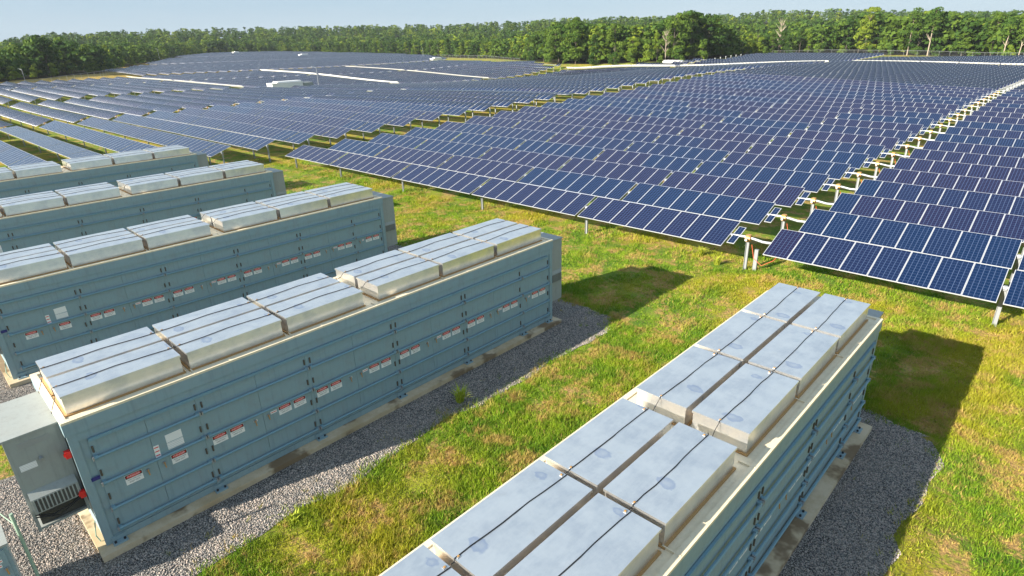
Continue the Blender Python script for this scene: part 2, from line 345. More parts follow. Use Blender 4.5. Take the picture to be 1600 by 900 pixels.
# ------------------------------------------------------------------ containers
L, Wd, HT, PADH = 15.05, 2.88, 3.32, .15
def hood_mesh(seed):
    rr = random.Random(seed); hw, hl, h = 1.07, 2.28, .46; b = MB()
    x0, x1, y0, y1 = -hw / 2, hw / 2, -hl / 2, hl / 2
    b.box((x0 + .02, y0 + .02, 0), (x1 - .02, y1 - .02, h - .03), 0, skip=('t', 'b'))
    z = h - .045                                   # folded lid with a rim and a cross-broken top
    b.box((x0, y0, z), (x1, y1, h), 0, skip=('t',))
    c = (rr.uniform(-.05, .05), rr.uniform(-.1, .1), h + .034); P = [(x0, y0, h), (x1, y0, h), (x1, y1, h), (x0, y1, h)]
    for i in range(4): b.face([P[i], P[(i + 1) % 4], c], 0)
    b.box((x0 - .02, y0 - .02, 0), (x1 + .02, y1 + .02, .035), 1, skip=('b',))
    return b.mesh("hood", [HOOD, CAULK])
HOODS = [hood_mesh(i) for i in range(4)]
CLIP = MB().box((-.025, -.03, 0), (.025, .03, .008)).box((-.014, -.014, .008), (.014, .014, .018), 1).mesh("clip", [GALV, BRASS])
# end on y: local y=0 far end, -L near end, x=0 the face with the danger signs, -Wd the back face
HY = [(-.28 - 1.14), (-.28 - 2.40 - 1.14), (-.28 - 4.80 - 1.14), (-7.83 - 1.14), (-7.83 - 2.40 - 1.14), (-7.83 - 4.80 - 1.14)]
HX = [-.80, -1.98]
BAYS = [(.30, 2.40, 'first'), (2.47, 5.12, 'd'), (5.20, 7.85, 'd'), (7.93, 10.58, 'd'), (10.66, 13.31, 'd'), (13.39, 14.82, 'half')]
BARZ = [2.33, 1.68, 1.0, .46]
def ys(s): return s - L                      # s runs from the near end
def body_mesh():
    b = MB(); x1, zt = 0.0, HT - .32
    b.box((-Wd + .03, -L + .03, PADH), (-.03, -.03, zt), 0, skip=('b',))
    for s0 in (0.0, L - .16):                   # corner posts
        b.box((-.08, ys(s0), PADH), (0, ys(s0 + .16), zt), 0, skip=('b',)); b.box((-Wd, ys(s0), PADH), (-Wd + .08, ys(s0 + .16), zt), 0, skip=('b',))
    b.box((-.028, ys(.16), PADH + .001), (-.005, ys(L - .16), PADH + .16), 0)
    for a, c, k in BAYS[:-1]:                   # posts between bays
        b.box((-.03, ys(c), PADH + .16), (-.004, ys(c + .08), 2.76), 0)
    b.box((-.03, ys(.16), 2.80), (-.006, ys(L - .16), zt - .002), 0)
    return b.mesh("body", [PAINT])
def roof_mesh():
    b = MB(); z0, z1 = HT - .32, HT
    b.box((-Wd - .02, -L - .02, z0), (.02, .02, z1 - .05), 0)       # fascia
    b.box((-Wd - .02, -L - .02, z1 - .05), (-Wd + .10, .02, z1), 1, skip=('b',)); b.box((-.10, -L - .02, z1 - .05), (.02, .02, z1), 1, skip=('b',))
    b.box((-Wd + .10, -L - .02, z1 - .05), (-.10, -L + .10, z1), 1, skip=('b',)); b.box((-Wd + .10, -.08, z1 - .05), (-.10, .02, z1), 1, skip=('b',))
    b.box((-Wd + .10, -L + .10, z1 - .06), (-.10, -.08, z1 - .03), 1, skip=('b',))
    for y in (-2.66, -5.04, -7.6, -10.1, -12.5): b.box((-.30, y - .012, z1 - .03), (.0, y + .012, z1 + .006), 1)
    return b.mesh("roof", [PAINT, ROOFSUN])
BODY, ROOF = body_mesh(), roof_mesh()
def door_mesh(w_, z0=PADH + .18, z1=2.74):
    b = MB(); b.box((-.022, 0, z0), (0.0, w_, z1), 0)
    b.box((0.0, .10, z0 + .06), (.004, w_ - .10, z0 + .075), 1)
    return b.mesh("door", [PAINT, DARK])
DOORM = {}
def bar_mesh(w_):
    b = MB(); b.tube([(.055, 0, 0), (.055, w_, 0)], .032, 6); b.box((0, .02, -.05), (.07, .09, .05)); b.box((0, w_ - .09, -.05), (.07, w_ - .02, .05))
    for y in (-.01, w_ - .02): b.box((.02, y, -.045), (.09, y + .03, .045), 1)
    return b.mesh("locking_bar", [TRIM, GALV])
BARM = {}
HINGE = MB().box((0, -.018, -.07), (.022, .018, .07)).tube([(.02, 0, -.08), (.02, 0, .08)], .012, 6).mesh("hinge", [BARK])
HANDLE = MB().box((0, -.03, -.03), (.03, .03, .03)).tube([(.035, 0, .02), (.05, .01, -.12)], .012, 6, 1).mesh("handle", [GALV, BRASS])
RAIL = MB().box((0, 0, 0), (.05, L - .62, .035)).box((.035, 0, -.03), (.05, L - .62, .0)).mesh("door_rail", [TRIM])
FOOT = MB().box((0, -.14, 0), (.16, .14, .03)).box((0, -.14, .03), (.02, .14, .14)).tube([(.09, -.09, .03), (.09, -.09, .07)], .025, 8, 1).tube([(.09, .09, .03), (.09, .09, .07)], .025, 8, 1).mesh("anchor_bracket", [PAINT, DARK])
REDBOX = MB().box((-.055, -.07, -.075), (.055, .03, .075)).box((-.03, -.09, -.03), (.03, -.07, .03)).mesh("cable_socket", [RED])
def cooling_unit(parent, sgn, depth, z0, z1):
    """air conditioner hung on an end wall; sgn -1 near end, +1 far end. Local: wall at y=0, unit goes -y"""
    e = mk("cooling_unit", MB().box((-2.0, -depth, z1 - .84), (-.32, 0, z1 - .04)).box((-2.0, -depth, z0), (-1.94, 0, z1 - .84)).box((-.38, -depth, z0), (-.32, -depth + .06, z1 - .84)).box((-.38, -.05, z0), (-.32, 0, z1 - .84)).box((-.38, -depth + .06, 1.42), (-.32, -.05, z1 - .84))
           .box((-1.94, -depth + .1, z0 + .02), (-.46, 0, z1 - .84), 1).box((-1.94, -depth, z0), (-.38, 0, z0 + .05)).mesh("cooling_unit", [ACP, RECESS]), parent)
    if sgn > 0:
        e.rotation_euler = (0, 0, math.pi); e.location = (-2.16, 0.0, 0)
    else: e.location = (0, -L - .005, 0)
    mk("top_cover", MB().box((-2.03, -depth - .03, z1 - .04), (-.29, 0.0, z1)).mesh("top_cover", [ACP]), e)
    side = -.32 if sgn < 0 else -2.0           # side that shows the vents
    d = 1 if sgn < 0 else -1; pr_ = .16 if sgn < 0 else .05
    v = MB().face([(side, -depth + .06, 1.98), (side, -.06, 1.98), (side + d * pr_, -.06, 1.86), (side + d * pr_, -depth + .06, 1.86)][::d]) 
    v.box((min(side, side + d * pr_), -depth + .06, 1.52), (max(side, side + d * pr_), -.06, 1.86), 0)
    vent = mk("vent_hood", v.mesh("vent_hood", [ACP]), e)
    lm = MB().box((-.004, -.012, -.155), (.004, .012, .155)).mesh("louvre", [ACP])
    gm = MB().box((-.003, -depth / 2 + .1, -.14), (.003, depth / 2 - .1, .14)).mesh("grille", [RECESS])
    mk("grille", gm, vent, (side + d * (pr_ + .004), -depth / 2, 1.69))
    k = int((depth - .2) / .065)
    for i in range(k + 1): mk("louvre", lm, vent, (side + d * (pr_ + .012), -depth + .1 + i * (depth - .2) / max(k, 1), 1.69))
    if sgn < 0:
        mk("plate", MB().box((0, -.26, -.06), (.006, .26, .06)).mesh("plate", [GALV]), e, (side, -depth / 2, z1 - .24))
        mk("gland", MB().tube([(0, 0, 0), (.08, 0, -.02)], .035, 8).mesh("gland", [GALV]), e, (side, -depth / 2, z1 - .62))
        mk("info_label", LAB_INFO, e, (side + .002, -depth + .24, z1 - .72)).scale = (1, .8, .8)
        mk("hose", MB().tube([(.0, -depth + .05, 1.42), (.05, -.6, 1.30), (.05, -.25, 1.36), (.02, 0.0, 1.50)], .016, 6).tube([(.0, -depth + .05, 1.36), (.06, -.5, 1.22), (.02, 0.0, 1.42)], .014, 6).mesh("hose", [BLACK]), e, (side, 0, 0))
    return e
def strap(x, ph, rng_):
    pts = []; z0 = HT + .428
    for hy in HY:
        a, c = hy + 1.14, hy - 1.14
        pts.append((x + .0, a + .03, z0 + .005))
        for k in range(9):
            t = k / 8; pts.append((x + .035 * math.sin(2.2 * t + ph + hy * 2.3) + .008 * math.sin(9 * t + ph) + rng_.uniform(-.008, .008), a + (c - a) * t, z0 + .008 + .034 * (1 - abs(2 * t - 1))))
        pts.append((x + .0, c - .03, z0 - .01))
        if hy == HY[2]: pts += [(x - .02, c - .12, z0 - .12), (x + .02, c - .3, z0 - .14), (x, c - .45, z0 - .05)]
    pts.append((x + .03, -L + .12, HT + .25)); pts.append((x + .06, -L - .03, HT - .05)); pts.append((x + .25, -L - .06, HT - .35)); pts.append((x + .5, -L - .03, HT - .8))
    return MB().tube(pts, .0075, 6).mesh("cable", [BLACK])
def make_container(loc, label, seed, detail=True):
    r = random.Random(seed)
    t = empty("battery_container", loc, -.0083, label=label, cat="storage container", group="grey battery containers standing side by side")
    mk("body", BODY, t); mk("roof", ROOF, t)
    for x in HX:
        for y in HY:
            h = mk("hood", HOODS[r.randrange(4)], t, (x, y, HT - .032)); 
            for q in (-1.08, 1.08):
                mk("clip", CLIP, h, (-.02, q, .462), (0, 0, r.uniform(-.2, .2)))
        mk("cable", strap(x, r.uniform(0, 6), r), t)
    for a, c, kind in BAYS:
        wds = [c - a] if kind == 'half' else [(c - a) / 2] * 2
        y = a
        for k, w_ in enumerate(wds):
            key = round(w_, 3)
            if key not in DOORM: DOORM[key] = door_mesh(w_ - .008)
            d = mk("door", DOORM[key], t, (-.006, ys(y) + .004, 0))
            hy = .035 if (k == 0 and kind != 'half') else w_ - .045
            for z in (.62, 1.30, 1.92, 2.52): mk("hinge", HINGE, d, (0, hy, z))
            if kind == 'half': mk("handle", HANDLE, d, (0.0, .16, 1.50))
            elif k == 0: mk("handle", HANDLE, d, (0.0, w_ - .22, 1.50))
            else: mk("handle", HANDLE, d, (0.0, .12, 1.50))
            y += w_
        for i, z in enumerate(BARZ):
            key = (round(c - a, 2), 0)
            if key not in BARM: BARM[key] = bar_mesh(c - a + .03)
            mk("locking_bar", BARM[key], t, (0, ys(a) - .015, z + (.0 if kind == 'first' else 0)))
        def sg(m_, s, z, name="danger_sign"):
            mk(name, m_, t, (.0 if False else -.0055, ys(s), z), (math.radians(r.uniform(-1.5, 1.5)), 0, 0))
        if kind == 'first':
            sg(DANGER, .86, 1.47); sg(DANGER, 1.80, 1.47); sg(LAB_PLAIN, 1.80, 2.04, "blank_label"); sg(LAB_INFO, 1.80, 1.84, "info_label"); sg(LAB_RED, 1.41, 1.84, "warning_label")
            mk("blue_tag", MB().box((0, -.08, -.045), (.006, .08, .045)).mesh("blue_tag", [NAVY]), t, (.001, ys(.22) , 1.84))
        elif kind == 'd':
            for s in (a + .25, a + .66, a + 1.90, a + 2.31): sg(DANGER, s, 1.47)
            sg(LAB_TINY, a + 1.12, 1.50, "tag_label"); sg(LAB_SMALL, a + 1.60, 1.52, "tag_label")
        else:
            for s in (a + .68, a + 1.09): sg(DANGER, s, 1.47)
            sg(LAB_TINY, a + .36, 1.5, "tag_label")
    mk("door_rail", RAIL, t, (0, ys(.31), 2.76))
    for s in (.25, 2.44, 5.16, 7.89, 10.62, 13.35, L - .3): mk("anchor_bracket", FOOT, t, (.001, ys(s), PADH))
    cooling_unit(t, -1, .92, 1.0, 3.25); cooling_unit(t, 1, .74, .75, 3.2)
    mk("cable_socket", REDBOX, t, (-.14, -L - .04, 2.55)); mk("cable_socket", REDBOX, t, (-.14, -L - .04, 1.55))
    mk("earth_wire", MB().tube([(-.2, -L - .03, .75), (-.18, -L - .10, .4), (-.25, -L - .05, PADH + .01)], .012, 6).mesh("earth_wire", [GREENP]), t)
    return t
CPOS = [(6.31, -9.82), (-4.33, -9.93), (-14.90, -9.85), (-25.60, -10.0), (-36.33, -10.21)]
CLAB = ["nearest battery container at the lower right, seen from above its steel roof hoods",
        "battery container across the middle, its near cooling unit and whole long side in view",
        "battery container directly behind the middle one, danger signs visible along its wall",
        "fourth battery container back, only roof hoods and upper wall showing",
        "farthest battery container, roof hoods right in front of the left solar rows"]
for i, (x, y) in enumerate(CPOS):
    make_container((x, y, 0), CLAB[i], 11 + i)
    p = mk("concrete_pad", None or MB().box((-Wd - .30, -L - .16, -.05), (.31, .16, PADH)).mesh("concrete_pad", [CONC]), None, (x, y, 0), (0, 0, -.0083))
    tag(p, kind="structure")

# small cabinet and conduit in front of the middle container
t = empty("switch_cabinet", (-4.02, -26.38, 0), -.0083, label="small grey switch cabinet with white labels beside a green conduit at lower left", cat="cabinet")
mk("body", MB().box((-.9, -1.1, .1), (-.03, -.03, 1.56)).mesh("body", [PAINT]), t); mk("lid", MB().box((-.93, -1.13, 1.56), (0, 0, 1.6)).mesh("lid", [ACP]), t)
mk("door", MB().box((-.03, -1.02, .2), (-.01, -.09, 1.5)).mesh("door", [PAINT]), t)
mk("info_label", LAB_SMALL, t, (-.009, -.25, 1.28)); mk("info_label", LAB_SMALL, t, (-.009, -.28, 1.18)); mk("handle", HANDLE, t, (-.01, -.16, 1.08))
t = tag(mk("conduit", MB().tube([(0, 0, 0), (0, 0, 2.03)], .03, 10).tube([(0, 0, 1.75), (-.7, -.15, 1.72)], .01, 6).mesh("conduit", [GREENP]), None, (-4.22, -26.18, 0)),
        "upright green-grey conduit pipe rising from the gravel at the lower left", "pipe")

# ------------------------------------------------------------------ gravel beds, stones, grass
def noisy_outline(u0, u1, v0, v1, seed):
    r = random.Random(seed); pts = []
    def side(a, b, n):
        for k in range(n):
            t = k / n; pts.append((a[0] + (b[0] - a[0]) * t, a[1] + (b[1] - a[1]) * t))
    side((u0, v0), (u1, v0), 24); side((u1, v0), (u1, v1), 60); side((u1, v1), (u0, v1), 24); side((u0, v1), (u0, v0), 60)
    ph = [r.uniform(0, 6.3) for _ in range(4)]; out = []; cx, cy = (u0 + u1) / 2, (v0 + v1) / 2
    for i, (x, y) in enumerate(pts):
        k = i / len(pts) * 2 * math.pi
        n_ = .10 * math.sin(7 * k + ph[0]) + .08 * math.sin(17 * k + ph[1]) + .06 * math.sin(37 * k + ph[2]) + r.uniform(-.09, .09)
        cr = min(abs(x - u0), abs(x - u1)) + min(abs(y - v0), abs(y - v1))      # round the corners off
        n_ -= max(0, .7 - cr) * .5
        if y < v0 + (v1 - v0) * .45 and x >= u1 - 1e-6: n_ += .35 * min(1, ((v0 + (v1 - v0) * .45) - y) / 4)
        dx = 1 if x >= u1 - 1e-6 else (-1 if x <= u0 + 1e-6 else 0); dy = 1 if y >= v1 - 1e-6 else (-1 if y <= v0 + 1e-6 else 0)
        out.append((x + dx * n_, y + dy * n_))
    return out
BEDS = []
for i, (x, y) in enumerate(CPOS):
    right = 1.95 if i else 1.80
    o = noisy_outline(x - Wd - 2.0, x + right, y - L - (12 if i < 3 else 4), y + (1.95 if i else 1.1), 31 + i); BEDS.append(o)
    tag(mk("gravel_bed", MB().face([(a, b, .008) for a, b in o]).mesh("gravel_bed", [GRAVEL])), kind="structure")
def inside(px, py, poly):
    c = np.zeros(len(px), bool); n = len(poly)
    for i in range(n):
        (x0, y0), (x1, y1) = poly[i], poly[(i + 1) % n]
        k = ((y0 > py) != (y1 > py)) & (px < (x1 - x0) * (py - y0) / (y1 - y0 + 1e-12) + x0); c ^= k
    return c
def in_beds(px, py):
    c = np.zeros(len(px), bool)
    for o in BEDS: c |= inside(px, py, o)
    return c
def on_pads(px, py, g=0.0):
    c = np.zeros(len(px), bool)
    for x, y in CPOS: c |= (px > x - Wd - .42 - g) & (px < x + .42 + g) & (py > y - L - .2 - g) & (py < y + .22 + g)
    return c
# stones
def stones(n, lo, hi):
    px = rng.uniform(lo[0], hi[0], n); py = rng.uniform(lo[1], hi[1], n); k = in_beds(px, py) & ~on_pads(px, py); return px[k], py[k]
sx, sy = [], []
for n, lo, hi in ((46000, (-4.2, -27), (-1.6, -7.6)), (16000, (-9, -28.5), (-4, -24.8)), (26000, (6.5, -17), (8.7, -8)), (2500, (-15, -26.5), (-9.5, -24)), (2500, (-14.6, -12), (-12.5, -8))):
    a, b_ = stones(n, lo, hi); sx.append(a); sy.append(b_)
sx = np.concatenate(sx); sy = np.concatenate(sy); n = len(sx)
oct_ = np.array([(1, 0, 0), (0, 1, 0), (-1, 0, 0), (0, -1, 0), (0, 0, 1), (.25, .25, -.6)]); of = np.array([(0, 1, 4), (1, 2, 4), (2, 3, 4), (3, 0, 4), (1, 0, 5), (2, 1, 5), (3, 2, 5), (0, 3, 5)])
sc_ = rng.uniform(.010, .024, n)[:, None, None] * rng.uniform(.6, 1.3, (n, 1, 3)); V = oct_[None] * sc_ * rng.uniform(.7, 1.3, (n, 6, 1))
an = rng.uniform(0, 6.28, n); ca, sa = np.cos(an)[:, None], np.sin(an)[:, None]
X = V[:, :, 0] * ca - V[:, :, 1] * sa; Y = V[:, :, 0] * sa + V[:, :, 1] * ca
V = np.stack([X + sx[:, None], Y + sy[:, None], V[:, :, 2] + .014], 2).reshape(-1, 3)
Fa = (of[None] + (np.arange(n) * 6)[:, None, None]).reshape(-1, 3)
tag(mk("gravel_stones", npmesh("gravel_stones", V, Fa, [STONE], tone=np.repeat(rng.uniform(0, 1, n) ** 1.2, 8))), "loose grey and beige gravel spread around the battery containers", "gravel", kind="stuff")
# grass blades
def vnoise(x, y, s, seed):
    r = np.random.default_rng(seed); g = r.uniform(0, 1, (256, 256)); X_ = x * s + 100; Y_ = y * s + 100
    i, j = np.floor(X_).astype(int), np.floor(Y_).astype(int); a, b_ = X_ - i, Y_ - j; a = a * a * (3 - 2 * a); b_ = b_ * b_ * (3 - 2 * b_)
    G = lambda p, q_: g[p % 256, q_ % 256]
    return (G(i, j) * (1 - a) + G(i + 1, j) * a) * (1 - b_) + (G(i, j + 1) * (1 - a) + G(i + 1, j + 1) * a) * b_
def tufts(n, lo, hi, per, hgt, wid, seed, edge=False, thr=.33):
    r = np.random.default_rng(seed); px = r.uniform(lo[0], hi[0], n); py = r.uniform(lo[1], hi[1], n)
    dens = .55 * vnoise(px, py, .9, 1) + .3 * vnoise(px, py, 2.6, 2) + .15 * vnoise(px, py, 6, 3)
    k = (dens > thr + r.uniform(-.08, .08, n)) & ~on_pads(px, py, .05)
    bed = in_beds(px + r.normal(0, .16, n), py + r.normal(0, .16, n)); k &= ~bed | (r.uniform(0, 1, n) < .012)
    px, py, dens = px[k], py[k], dens[k]; m = len(px)
    hh = hgt * (.55 + 1.1 * np.clip(dens - .3, 0, .5) * 2) * r.uniform(.7, 1.3, m)
    bx = np.repeat(px, per) + r.normal(0, .05, m * per); by = np.repeat(py, per) + r.normal(0, .05, m * per)
    h = np.repeat(hh, per) * r.uniform(.5, 1.25, m * per); a = r.uniform(0, 6.28, m * per); wd = wid * r.uniform(.6, 1.3, m * per)
    lean = h * r.uniform(.15, .95, m * per); la = r.uniform(0, 6.28, m * per); z = height(bx, by) if hi[1] > 2 else np.zeros(m * per)
    P0 = np.stack([bx - np.cos(a) * wd, by - np.sin(a) * wd, z], 1); P1 = np.stack([bx + np.cos(a) * wd, by + np.sin(a) * wd, z], 1)
    P2 = np.stack([bx + np.cos(la) * lean, by + np.sin(la) * lean, z + h], 1)
    return np.stack([P0, P1, P2], 1).reshape(-1, 3), np.clip(np.repeat(r.uniform(0, 1, m), per) * .65 + r.uniform(0, 1, m * per) * .35, 0, 1)
parts = [tufts(30000, (-3.4, -25), (4, -8), 7, .105, .010, 1, thr=.28), tufts(30000, (-26, -9), (9, -.5), 5, .085, .013, 2, thr=.28), tufts(17000, (6, -16), (14, -2), 7, .095, .010, 3, thr=.28),
         tufts(11000, (-50, -9), (-12, 1), 4, .085, .017, 4), tufts(7000, (-2, -3), (9, 5), 6, .11, .012, 5), tufts(3500, (-13, -26), (-9, -7), 5, .1, .012, 6), tufts(6000, (-48, -.5), (-2, 3), 4, .15, .018, 8, thr=.42),
         tufts(2600, (-8.4, -9), (9, -.5), 6, .16, .012, 9, thr=.62)]
V = np.concatenate([p[0] for p in parts]); tn = np.concatenate([p[1] for p in parts])
tag(mk("grass", npmesh("grass", V, np.arange(len(V)).reshape(-1, 3), [BLADE], tone=tn)), "short green and yellow grass growing between containers and solar rows", "grass", kind="stuff")
def weed(x, y, h, n, label, seed):
    r = random.Random(seed); b = MB()
    for k in range(n):
        a = r.uniform(0, 6.28); l = r.uniform(.3, .9) * h; hh = h * r.uniform(.6, 1.1); w_ = .014
        ox, oy = r.uniform(-.1, .1), r.uniform(-.1, .1); mid = (ox + math.cos(a) * l * .35, oy + math.sin(a) * l * .35, hh * .7); tip = (ox + math.cos(a) * l, oy + math.sin(a) * l, hh)
        p = (-math.sin(a) * w_, math.cos(a) * w_)
        b.face([(ox - p[0], oy - p[1], 0), (ox + p[0], oy + p[1], 0), (mid[0] + p[0], mid[1] + p[1], mid[2]), (mid[0] - p[0], mid[1] - p[1], mid[2])])
        b.face([(mid[0] - p[0], mid[1] - p[1], mid[2]), (mid[0] + p[0], mid[1] + p[1], mid[2]), tip])
    tag(mk("weed_clump", b.mesh("weed_clump", [WEED]), None, (x, y, H1(x, y))), label, "weed")
WEED = mat("weed_leaf", (.36, .42, .03), .7)[0]
weed(2.55, -3.0, .42, 70, "tall yellow-green weed clump beyond the nearest container, in front of the first solar row", 1)
weed(-3.5, .5, .5, 60, "tall yellow-green weed clump left of the narrow drive post", 2)
weed(-2.3, -.2, .45, 50, "yellow weed clump nearest to the narrow drive post", 3)
weed(-2.95, -16.0, .5, 60, "leafy green weed standing at the gravel edge beside the middle container", 4)
weed(-2.2, -21.8, .2, 30, "small bright weed growing alone out of the near gravel", 5)

# ------------------------------------------------------------------ solar trackers
MW, ML, PITCH, TUBE = 1.0, 2.02, 1.01, 1.5
def module_mesh():
    b = MB(); x, y, t, e = MW / 2, ML / 2, .035, .019; zt = .06 + t
    o = [(-x, -y), (x, -y), (x, y), (-x, y)]; i_ = [(-x + e, -y + e), (x - e, -y + e), (x - e, y - e), (-x + e, y - e)]
    for k in range(4):
        a, c = o[k], o[(k + 1) % 4]; d, f = i_[(k + 1) % 4], i_[k]
        b.face([(*a, zt), (*c, zt), (*d, zt), (*f, zt)], 0); b.face([(*a, .06), (*c, .06), (*c, zt), (*a, zt)], 0)
    b.face([(*p, zt - .003) for p in i_], 1, [(0, 0), (1, 0), (1, 1), (0, 1)]); b.face([(*p, .06) for p in o[::-1]], 2)
    return b.mesh("module", [FRAME, GLASS, BACK])
MODULE = module_mesh()
def post_mesh(h):
    b = MB(); b.box((-.07, -.05, -.3), (-.055, .05, h)).box((.055, -.05, -.3), (.07, .05, h)).box((-.055, -.006, -.3), (.055, .006, h))
    b.box((-.10, -.09, h), (.10, .09, h + .03)).tube([(-.06, 0, h + .08), (.06, 0, h + .08)], .10, 10); return b.mesh("post", [GALV])
POST = post_mesh(TUBE - .1)
SHORTPOST = MB().box((-.08, -.06, -.3), (.08, .06, 1.02)).mesh("control_post", [GALV])
GEAR = MB().cbox((0, 0, 0), (.16, .26, .30)).tube([(-.11, 0, 0), (.11, 0, 0)], .15, 12).tube([(0, -.1, -.05), (0, -.32, -.02)], .06, 8, 1).mesh("slew_gear", [BRASS, GALV])
SPV = MB().box((-.17, -.66, .02), (.17, .66, .045), 0).face([(-.145, -.635, .047), (.145, -.635, .047), (.145, .635, .047), (-.145, .635, .047)], 1, [(0, 0), (.34, 0), (.34, .66), (0, .66)]).mesh("small_module", [FRAME, GLASS])
CABLE_M = MB().tube([(0, 0, -.1), (.2, -.1, -.7), (.6, -.15, -.95), (1.0, .1, -.7), (1.3, .1, -.2)], .014, 6).mesh("cable", [ORANGE])
T0 = math.radians(20.3)
def joined_modules(us, v, z_of, tilt, tones, base):
    """arrays of module boxes, in coordinates relative to base"""
    us = np.asarray(us); n = len(us); z = z_of; c, s = math.cos(tilt), math.sin(tilt); x, y, a, t = MW / 2, ML / 2, .06, .095
    loc = np.array([(-x, -y, a), (x, -y, a), (x, y, a), (-x, y, a), (-x, -y, t), (x, -y, t), (x, y, t), (-x, y, t)])
    rot = np.stack([loc[:, 0], loc[:, 1] * c - loc[:, 2] * s, loc[:, 1] * s + loc[:, 2] * c], 1)
    V = rot[None] + np.stack([us - base[0], np.full(n, v - base[1]), z - base[2]], 1)[:, None]
    f = np.array([(4, 5, 6, 7), (3, 2, 1, 0), (0, 1, 5, 4), (2, 3, 7, 6), (1, 2, 6, 5), (3, 0, 4, 7)])
    Fa = (f[None] + (np.arange(n) * 8)[:, None, None]).reshape(-1, 4); mi = np.tile([1, 2, 0, 0, 0, 0], n)
    uv = np.tile(np.array([(0, 0), (1, 0), (1, 1), (0, 1)]), (6 * n, 1)); return V.reshape(-1, 3), Fa, mi, uv, np.repeat(tones, 6)
def jm_mesh(*a):
    V, Fa, mi, uv, tn = joined_modules(*a); return npmesh("modules", V, Fa, [FRAME, GLASSF, BACK], mi, uv, tone=tn)
def tones_for(us, r):
    out = []; t = r.choice([0, 1]) ; left = 0
    for k in range(len(us)):
        if left <= 0: t = r.random() ** 1.0 if r.random() < .5 else r.choice([.0, .15, .85, 1.]); left = r.choice([4, 8, 8, 16, 24])
        left -= 1; out.append(min(1, max(0, t + r.uniform(-.12, .12))))
    return out
def halfrow(start, sgn, packs):
    """module centres and pack-gap positions from the drive outwards"""
    us, gaps = [], []; u = start
    for n_ in packs:
        for k in range(n_): us.append(u + sgn * (k + .5) * PITCH)
        gaps.append(u + sgn * (n_ * PITCH + .085)); u += sgn * (n_ * PITCH + .17)
    return us, gaps
# each block: drive gap (left edge, right edge), packs left and right, rows
BLOCKS = [dict(n="right-hand block", a=-1.88, b=0.0, L=[8, 8, 8, 8, 7], R=[8, 8, 8], k0=0, k1=46, near=20, halves=(True, True)),
          dict(n="middle block", a=-93.4, b=-91.5, L=[8, 8, 8, 8, 8, 3], R=[8, 8, 8, 8, 8, 3], k0=-4, k1=56, near=7, halves=(False, True)),
          dict(n="left block", a=-190.8, b=-188.9, L=[8, 8, 8, 8, 8], R=[8, 8, 8, 8, 8, 3], k0=-3, k1=60, near=-99, halves=(0, 0)),
          dict(n="far left block", a=-288.3, b=-286.4, L=[8, 8, 8, 8, 8, 3], R=[8, 8, 8, 8, 8, 3], k0=12, k1=70, near=-99, halves=(0, 0)),
          dict(n="distant block", a=-386, b=-384, L=[8, 8, 8, 8, 8, 3], R=[8, 8, 8, 8, 8, 3], k0=14, k1=70, near=-99, halves=(0, 0)),
          dict(n="farthest block", a=-484, b=-482, L=[8, 8, 8, 8, 8, 3], R=[8, 8, 8, 8, 8, 3], k0=20, k1=70, near=-99, halves=(0, 0))]
ROW = 4.24
MARG = [(-95, 12), (-76, 14), (-75, 38), (-72, 45), (-70.5, 14), (-69, 38), (-66.5, 10), (-60, 12), (-51, 12), (-48.5, 75), (-44, 75), (-41, 35), (-39, 12), (-27, 12), (-24, 30), (-10, 30), (-4, 22), (10, 22)]
TILTS = {("middle block", 11): 2, ("middle block", 38): -30, ("left block", 10): -24, ("left block", 21): -36, ("left block", 30): -22, ("middle block", -3): 6, ("right-hand block", 39): -25}
ORD = "first second third fourth fifth sixth seventh eighth ninth tenth eleventh twelfth thirteenth fourteenth fifteenth sixteenth seventeenth eighteenth nineteenth twentieth".split()
for _t in ("twenty", "thirty", "forty", "fifty", "sixty"): ORD += [_t + "-" + q_ for q_ in ORD[:9]] + [{"twenty": "thirtieth", "thirty": "fortieth", "forty": "fiftieth", "fifty": "sixtieth", "sixty": "seventieth"}[_t]]
jobs = []
for B in BLOCKS:
    for k in range(B["k0"], B["k1"]):
        v = k * ROW; l, lg = halfrow(B["a"], -1, B["L"]); r_, rg = halfrow(B["b"], 1, B["R"])
        us = np.array(l + r_); az = np.degrees(np.arctan2(us - CU, v - CV)); d = np.hypot(us - CU, v - CV)
        ok = d < r_tree(az) - np.interp(az, [m_[0] for m_ in MARG], [m_[1] for m_ in MARG])
        if ok.sum() < 20: continue
        if not ok.all(): us = us[ok]
        gaps = [g for g in lg + rg if us.min() - 1 < g < us.max() + 1]
        jobs.append((float(np.hypot(us - CU, v - CV).min()), B, k, v, us, gaps))
jobs.sort(key=lambda j: j[0])
rest = []
def slope_rot(u, v): return math.atan2(H1(u + 4, v) - H1(u - 4, v), 8)
